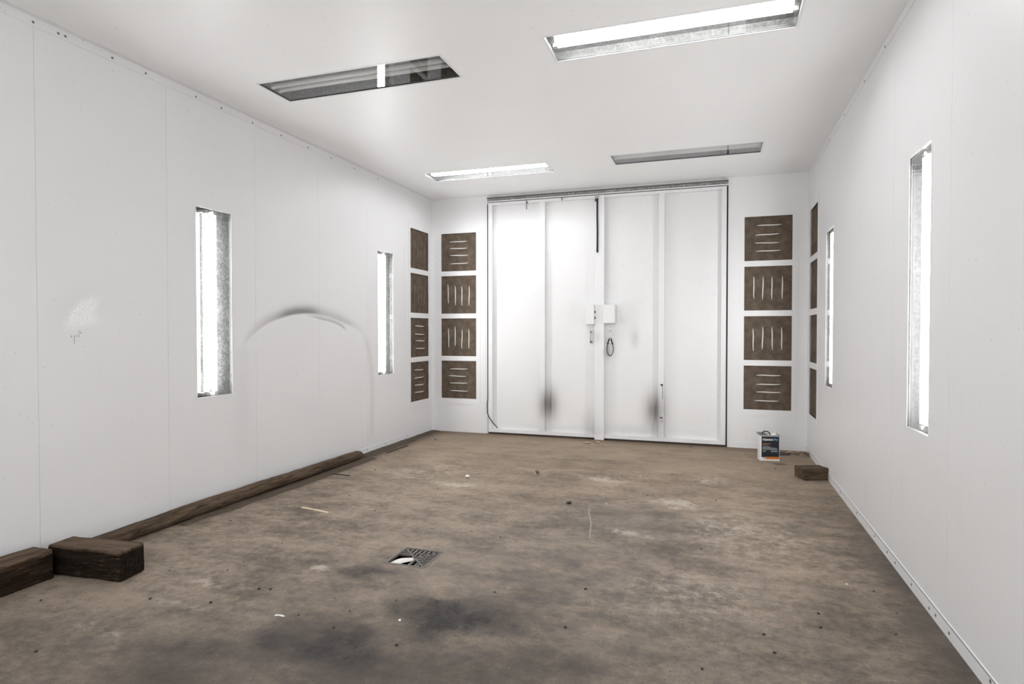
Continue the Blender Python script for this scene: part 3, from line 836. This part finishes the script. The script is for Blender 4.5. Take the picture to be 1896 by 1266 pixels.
# ------------------------------------------------------------------ floor drain
cx, cy, hs = (DR[0] + DR[1]) / 2, (DR[2] + DR[3]) / 2, 0.128
dg = thing('drain_grate', 'square rusty iron drain grate with a broken corner in the floor', 'drain', Matrix.Translation((cx, cy, 0)))
hw = hs + 0.004
G().slab((-hw, hw, -hw - 0.007, hw + 0.007), [(-hs + 0.010, hs - 0.010, -hs + 0.004, hs - 0.004)], 'z', -0.012, 0.002).build('rim', M['iron'], dg)
IN = 0.120


def bar(p, q, w=0.0115, nm='bar'):
    p, q = Vector((*p, 0)), Vector((*q, 0)); d = (q - p).normalized(); n = Vector((-d.y, d.x, 0)) * w / 2
    lo, hi = -0.014, -0.001
    P = [p - n, q - n, q + n, p + n]
    G().quadbox([(a.x, a.y, lo) for a in P] + [(a.x, a.y, hi) for a in P]).build(nm, M['iron'], dg)


bar((-IN, IN), (IN, -IN), 0.012, 'diagonal_bar')
bar((0.0, 0.0), (IN, IN), 0.012, 'diagonal_bar')
bar((-0.02, -0.02), (0.0, 0.0), 0.012, 'diagonal_bar')
for s in (-0.099, -0.070, -0.041, -0.012, 0.017, 0.046, 0.075, 0.103):   # far triangle: bars run away from the viewer
    bar((s, abs(s) + 0.004), (s, IN + 0.004))
for s in (0.099, 0.070, 0.041, 0.012, -0.017, -0.046, -0.075, -0.101):   # right triangle
    bar((abs(s) + 0.004, s), (IN + 0.002, s))
for s in (0.097, 0.066, 0.036):                                                   # what is left of the left triangle
    bar((-IN, s), (-s - 0.004, s))
bar((0.018, -0.124), (0.018, -0.030)); bar((0.078, -0.124), (0.078, -0.085)); bar((0.058, -0.124), (0.058, -0.075))
bar((0.0, 0.068), (0.062, 0.068), 0.007, 'cross_bar'); bar((0.068, -0.062), (0.068, 0.062), 0.007, 'cross_bar')
# the white scrap in the hole
g = G(); nn = 10; tp, bt = [], []
for i in range(nn + 1):
    t = i / nn
    w = 0.046 * math.sin(math.pi * min(1, 0.22 + t * 0.78)) ** 0.7
    x = -0.098 + 0.110 * t; y = -0.104 + 0.110 * t
    zz = -0.014 + 0.012 * math.sin(math.pi * t)
    tp.append((x - w * 0.55, y + w * 0.45, zz)); bt.append((x + w * 0.45, y - w * 0.55, zz - 0.004))
o_ = 0
for a_, b_ in zip(tp, bt):
    mid_ = ((a_[0] + b_[0]) / 2, (a_[1] + b_[1]) / 2, a_[2] + 0.009)
    g.v += [a_, mid_, b_, (b_[0], b_[1], b_[2] - 0.0015), (mid_[0], mid_[1], mid_[2] - 0.0015), (a_[0], a_[1], a_[2] - 0.0015)]
for i in range(nn):
    for k in range(6):
        g.f.append((i * 6 + k, i * 6 + (k + 1) % 6, (i + 1) * 6 + (k + 1) % 6, (i + 1) * 6 + k))
g.f.append((0, 5, 4, 3, 2, 1)); g.f.append(tuple(nn * 6 + k for k in range(6)))
sc = g.build('paper_scrap', M['paper'], smooth=True)
sc.matrix_world = Matrix.Translation((cx, cy, 0.0))
tag(sc, 'curled white scrap stuck in the broken corner of the drain grate', 'scrap')

# ------------------------------------------------------------------ paint tin
tw, td, th = 0.196, 0.115, 0.268
tm = Matrix.Translation((0.556, 6.945, 0)) @ Matrix.Rotation(math.radians(10.5), 4, 'Z')
tn = thing('paint_tin', 'white rectangular tin with dark printed label on the floor by the far corner', 'tin', tm @ Matrix.Translation((0, 0.05, 0)))
b = G().box(-tw / 2, tw / 2, -td / 2, td / 2, 0.004, th).build('body', M['tin_w'], tn, bevel=0.008)
G().slab((-tw / 2 - 0.002, tw / 2 + 0.002, -td / 2 - 0.002, td / 2 + 0.002), [(-tw / 2 + 0.006, tw / 2 - 0.006, -td / 2 + 0.006, td / 2 - 0.006)], 'z', 0.0, 0.008).build('base_rim', M['tin_w'], tn)
G().slab((-tw / 2 - 0.003, tw / 2 + 0.003, -td / 2 - 0.003, td / 2 + 0.003), [(-tw / 2 + 0.005, tw / 2 - 0.005, -td / 2 + 0.005, td / 2 - 0.005)], 'z', th - 0.004, th + 0.004).build('top_rim', M['tin_m'], tn)
ring = [(0.05 + 0.026 * math.cos(k * math.pi / 10), 0.0 + 0.026 * math.sin(k * math.pi / 10)) for k in range(20)]
G().prism(ring, th - 0.001, th + 0.014).build('screw_cap', M['paper'], tn)
hb = G().tube([(-0.065, 0, th), (-0.062, 0, th + 0.022), (-0.045, 0, th + 0.036), (-0.012, 0, th + 0.034), (0.008, 0, th + 0.022), (0.012, 0, th)], 0.006, 8)
hb.build('carry_handle', M['rubber'], tn, smooth=True)
G().quadbox([(-0.10, -0.05, th + 0.003), (-0.02, -0.045, th + 0.003), (-0.02, 0.055, th + 0.012), (-0.115, 0.06, th + 0.018),
             (-0.10, -0.05, th + 0.005), (-0.02, -0.045, th + 0.005), (-0.02, 0.055, th + 0.014), (-0.115, 0.06, th + 0.020)]).build('bent_lid_flap', M['tin_m'], tn)
fy = -td / 2
lab = G().box(-0.085, 0.092, fy - 0.0012, fy + 0.0005, 0.018, 0.258).build('label', M['ink_d'], tn)
y1, y0 = fy - 0.0012, fy - 0.0020


def ink(nm, poly, mat): G().prism(poly, y0, y1, 'y').build(nm, mat, lab)
def rect(a, b_, c_, d_): return [(a, c_), (b_, c_), (b_, d_), (a, d_)]


def lettering(s, x, z, size, mat, shear=0.0, wide=1.0):
    cu = bpy.data.curves.new('lettering', 'FONT'); cu.body = s; cu.size = size; cu.extrude = 0.0004; cu.offset = 0.0008; cu.shear = shear
    tmp = bpy.data.objects.new('lettering', cu); COL.objects.link(tmp)
    dg_ = bpy.context.evaluated_depsgraph_get(); me_ = bpy.data.meshes.new_from_object(tmp.evaluated_get(dg_))
    bpy.data.objects.remove(tmp); me_.materials.clear(); me_.materials.append(mat)
    o2 = obj('lettering', me_, lab)
    o2.matrix_local = Matrix.Translation((x, y1 - 0.0006, z)) @ Matrix.Rotation(math.pi / 2, 4, 'X') @ Matrix.Diagonal((wide, 1, 1, 1))


lettering('AQuantum', -0.077, 0.216, 0.030, M['ink_w'], 0.0, 0.80)
lettering('Pro', 0.036, 0.216, 0.032, M['ink_b'], 0.25, 0.85)
for (a_, b_, z_) in ((-0.076, 0.006, 0.181), (-0.076, -0.012, 0.170)): ink('text_line', rect(a_, b_, z_ - 0.0035, z_ + 0.0035), M['ink_t'])
ink('car_print', [(-0.076, 0.118), (0.070, 0.114), (0.078, 0.126), (0.062, 0.138), (0.014, 0.143), (-0.012, 0.155), (-0.052, 0.157), (-0.076, 0.150)], M['ink_g'])
ink('car_print', [(-0.074, 0.094), (-0.044, 0.094), (-0.036, 0.110), (-0.074, 0.110)], M['ink_g'])
ink('car_print', [(0.008, 0.092), (0.074, 0.092), (0.080, 0.110), (0.010, 0.110)], M['ink_g'])
ink('white_box', rect(-0.085, -0.044, 0.018, 0.037), M['ink_w'])
G().prism(rect(-0.072, -0.049, 0.024, 0.030), y0 - 0.0006, y0, 'y').build('text_line', M['ink_d'], lab)
ink('orange_band', rect(-0.042, 0.092, 0.018, 0.043), M['ink_o'])


# ------------------------------------------------------------------ litter
def slim(name, label, cat, p, q, w, hgt, mat, taper=1.0):
    p, q = Vector((*p, 0)), Vector((*q, 0)); d = q - p; Ld = d.length
    g = G(); n = 8; A, B = [], []
    for i in range(n + 1):
        t = i / n; ww = w / 2 * (1 - (1 - taper) * t) * (0.85 + 0.15 * math.sin(t * 11))
        off_ = 0.0035 * math.sin(t * 4.0)
        A.append((Ld * t, off_ + ww)); B.append((Ld * t, off_ - ww))
    g.prism(B + A[::-1], 0.0005, hgt)
    o = g.build(name, mat)
    o.matrix_world = Matrix.Translation(p) @ Matrix.Rotation(math.atan2(d.y, d.x), 4, 'Z')
    return tag(o, label, cat)


slim('stir_stick', 'pale flat wooden stick lying on the open floor', 'stick', (-3.04, 3.935), (-2.765, 3.888), 0.022, 0.006, M['pale_wood'])
slim('twig', 'thin dark stick sticking out from beside the round post', 'stick', (-3.55, 4.955), (-3.275, 4.95), 0.012, 0.008, M['twig'], 0.6)
slim('twig', 'thin dark stick in the dirt along the left wall, near the corner', 'stick', (-3.50, 6.02), (-3.485, 6.485), 0.014, 0.009, M['twig'], 0.7)
slim('wood_chip', 'small pale splinter on the dark stained floor at the front', 'splinter', (-2.005, 2.392), (-1.955, 2.400), 0.010, 0.004, M['paper'])
slim('wood_chip', 'tiny pale chip against the near half of the round post', 'chip', (-3.575, 3.33), (-3.545, 3.36), 0.014, 0.006, M['pale_wood'])


def lump(seed, r, flat):
    bm = bmesh.new(); bmesh.ops.create_icosphere(bm, subdivisions=1, radius=r)
    me = bpy.data.meshes.new('crumb'); bm.to_mesh(me); bm.free()
    rough_mesh(me, r * 0.55, seed, 1.1 / r)
    for v in me.vertices: v.co.z *= flat
    z = min(v.co.z for v in me.vertices)
    for v in me.vertices: v.co.z -= z
    return me


def place(name, me, x, y, mat=None, label=None, cat=None, group=None, sc=1.0):
    if mat and not me.materials: me.materials.append(mat)
    o = obj(name, me)
    o.matrix_world = Matrix.Translation((x, y, 0)) @ Matrix.Rotation(random.uniform(0, 6.28), 4, 'Z') @ Matrix.Scale(sc, 4)
    return tag(o, label, cat, group)


place('rubble_chip', lump(5, 0.024, 0.65), -2.195, 5.245, M['paper'], 'white lump of plaster beside a pale scuff on the floor', 'rubble')
place('dirt_clod', lump(9, 0.020, 0.9), -1.606, 5.578, M['leaf'], 'small brown upright clod in the middle of the floor', 'clod')
place('dirt_clod', lump(15, 0.024, 0.5), -1.094, 4.692, M['crumb'], 'dark ragged clod on the floor above the long pale scratch', 'clod')
place('plastic_bit', lump(19, 0.014, 0.7), -3.33, 6.917, M['blue'], 'tiny blue bit on the floor near the far left corner', 'bit')


def dead_leaf(x, y, L_, w, rot, mat, label, lift=0.010):
    g = G(); n = 6
    for i in range(n + 1):
        t = i / n; ww = w * math.sin(math.pi * min(max(t, 0.03), 0.97)); z = 0.002 + lift * abs(math.sin(t * 2.6)) * 0.8
        for (a_, dz) in ((-1, lift * 0.6), (0, 0.0), (1, lift * 0.8)):
            g.v.append((L_ * (t - 0.5), a_ * ww / 2, z + dz * abs(a_)))
        for (a_, dz) in ((1, lift * 0.8), (0, 0.0), (-1, lift * 0.6)):
            g.v.append((L_ * (t - 0.5), a_ * ww / 2, z + dz * abs(a_) - 0.0015))
    for i in range(n):
        for k in range(6): g.f.append((i * 6 + k, i * 6 + (k + 1) % 6, i * 6 + 6 + (k + 1) % 6, i * 6 + 6 + k))
    g.f.append((0, 1, 2, 3, 4, 5)); g.f.append(tuple(n * 6 + k for k in reversed(range(6))))
    o = g.build('dead_leaf', mat)
    o.matrix_world = Matrix.Translation((x, y, 0)) @ Matrix.Rotation(rot, 4, 'Z')
    return tag(o, label, 'leaf', 'dead leaves along the far edge of the floor')


dead_leaf(-1.475, 7.30, 0.10, 0.045, 0.3, M['leaf_p'], 'pale dead leaf at the foot of the doors, left of the pair')
dead_leaf(-1.36, 7.36, 0.09, 0.040, -0.5, M['leaf_p'], 'pale dead leaf at the foot of the doors, right of the pair')
dead_leaf(-0.265, 7.50, 0.09, 0.030, 1.2, M['leaf'], 'dark dead leaf under the right door')
dead_leaf(0.80, 7.43, 0.09, 0.045, 0.2, M['leaf_p'], 'pale curled leaf on the floor between tin and corner')
dead_leaf(0.955, 7.30, 0.085, 0.06, 2.0, M['leaf'], 'brown curled leaf in the far right corner', 0.03)
dead_leaf(0.86, 7.36, 0.08, 0.04, -0.7, M['leaf'], 'brown leaf lying in front of the corner, right of the tin')
dead_leaf(0.90, 7.50, 0.07, 0.035, 0.9, M['leaf_p'], 'pale leaf tucked against the far kick strip')


def scrap(poly, th_, mat, label):
    tag(G().prism(poly, 0.0006, th_).build('cardboard_scrap', mat), label, 'cardboard', 'dirty cardboard scraps by the tin')


scrap([(0.575, 6.800), (0.605, 6.733), (0.700, 6.764), (0.675, 6.840), (0.63, 6.845)], 0.004, M['card'], 'flat dirty cardboard scrap in front of the tin')
scrap([(0.690, 7.44), (0.812, 7.50), (0.795, 7.31), (0.680, 7.27)], 0.006, M['twig'], 'dark cardboard scrap behind the tin, beside it on the right')

D = [(-3.308, 3.49), (-2.242, 3.46), (-2.647, 3.228), (-2.643, 2.891), (-2.644, 2.762), (-2.952, 2.651), (-2.736, 2.339), (-2.232, 2.63), (-2.292, 2.61), (-2.408, 2.402), (-1.899, 2.431), (-1.665, 2.379), (-1.69, 2.548), (-2.745, 1.794), (-3.246, 2.148), (-1.53, 2.721), (-1.311, 2.334), (-2.27, 4.767), (-1.089, 2.969), (0.012, 5.156), (-0.075, 4.261), (-0.076, 3.973), (-0.649, 2.719), (-0.645, 3.16), (0.798, 3.613), (0.782, 3.128), (0.842, 3.363), (0.482, 3.243), (0.218, 2.939), (0.249, 2.785), (-0.042, 2.557), (0.471, 3.092), (-3.302, 6.167), (-3.032, 4.898), (-2.88, 4.345), (-3.177, 5.243), (-2.454, 4.038), (-3.299, 4.702), (-1.45, 5.604), (-1.537, 4.81), (-1.464, 4.24), (-1.348, 3.78), (-1.485, 4.085), (-0.827, 5.766), (-0.385, 5.982), (-0.655, 4.868), (-0.526, 5.13), (0.579, 6.544), (-0.713, 7.301), (-0.531, 7.361)]
CR = [lump(40 + k, 0.0065, 0.45) for k in range(4)]
for k, (x, y) in enumerate(D):
    place('dirt_crumb', CR[k % 4], x, y, M['crumb'], 'tiny dark dirt crumb scattered on the concrete floor', 'crumb', 'dark crumbs scattered over the floor', random.uniform(0.7, 1.35))
PC = lump(60, 0.009, 0.5)
for (x, y) in [(-1.409, 2.536), (0.684, 3.668), (-0.809, 4.785), (-0.665, 5.797)]:
    place('pale_crumb', PC, x, y, M['paper'], 'tiny whitish crumb scattered on the concrete floor', 'crumb', 'whitish crumbs scattered over the floor', random.uniform(0.7, 1.0))

# dirt banked up against the wall past the post, and along the post: loose soil
g = G(); n = 90
for i in range(n + 1):
    y = 3.3 + (YF - 0.02 - 3.3) * i / n
    w = 0.16 + 0.07 * mnoise.noise(Vector((y * 3.1, 0, 2))) + 0.03 * mnoise.noise(Vector((y * 11, 5, 2)))
    if y > 6.9: w *= 0.75
    w *= min(1.0, 0.25 + (y - 3.3) / 2.2)
    for (f_, hh) in ((0.0, 0.010), (0.35, 0.014), (0.75, 0.008), (1.0, 0.0004)):
        x0_ = (-3.578 if y < 5.74 else XL + 0.006)
        if y < 5.74: w = min(w, 0.13)
        zz = hh * (0.6 + 0.7 * abs(mnoise.noise(Vector((y * 9, f_ * 5, 7)))))
        g.v.append((x0_ + w * f_, y, zz))
for i in range(n):
    for k in range(3):
        a_ = i * 4 + k
        g.f.append((a_, a_ + 1, a_ + 5, a_ + 4))
tag(g.build('swept_dirt', M['dirt'], smooth=True), 'ridge of dark dirt swept along the foot of the left wall', 'dirt', kind='stuff')
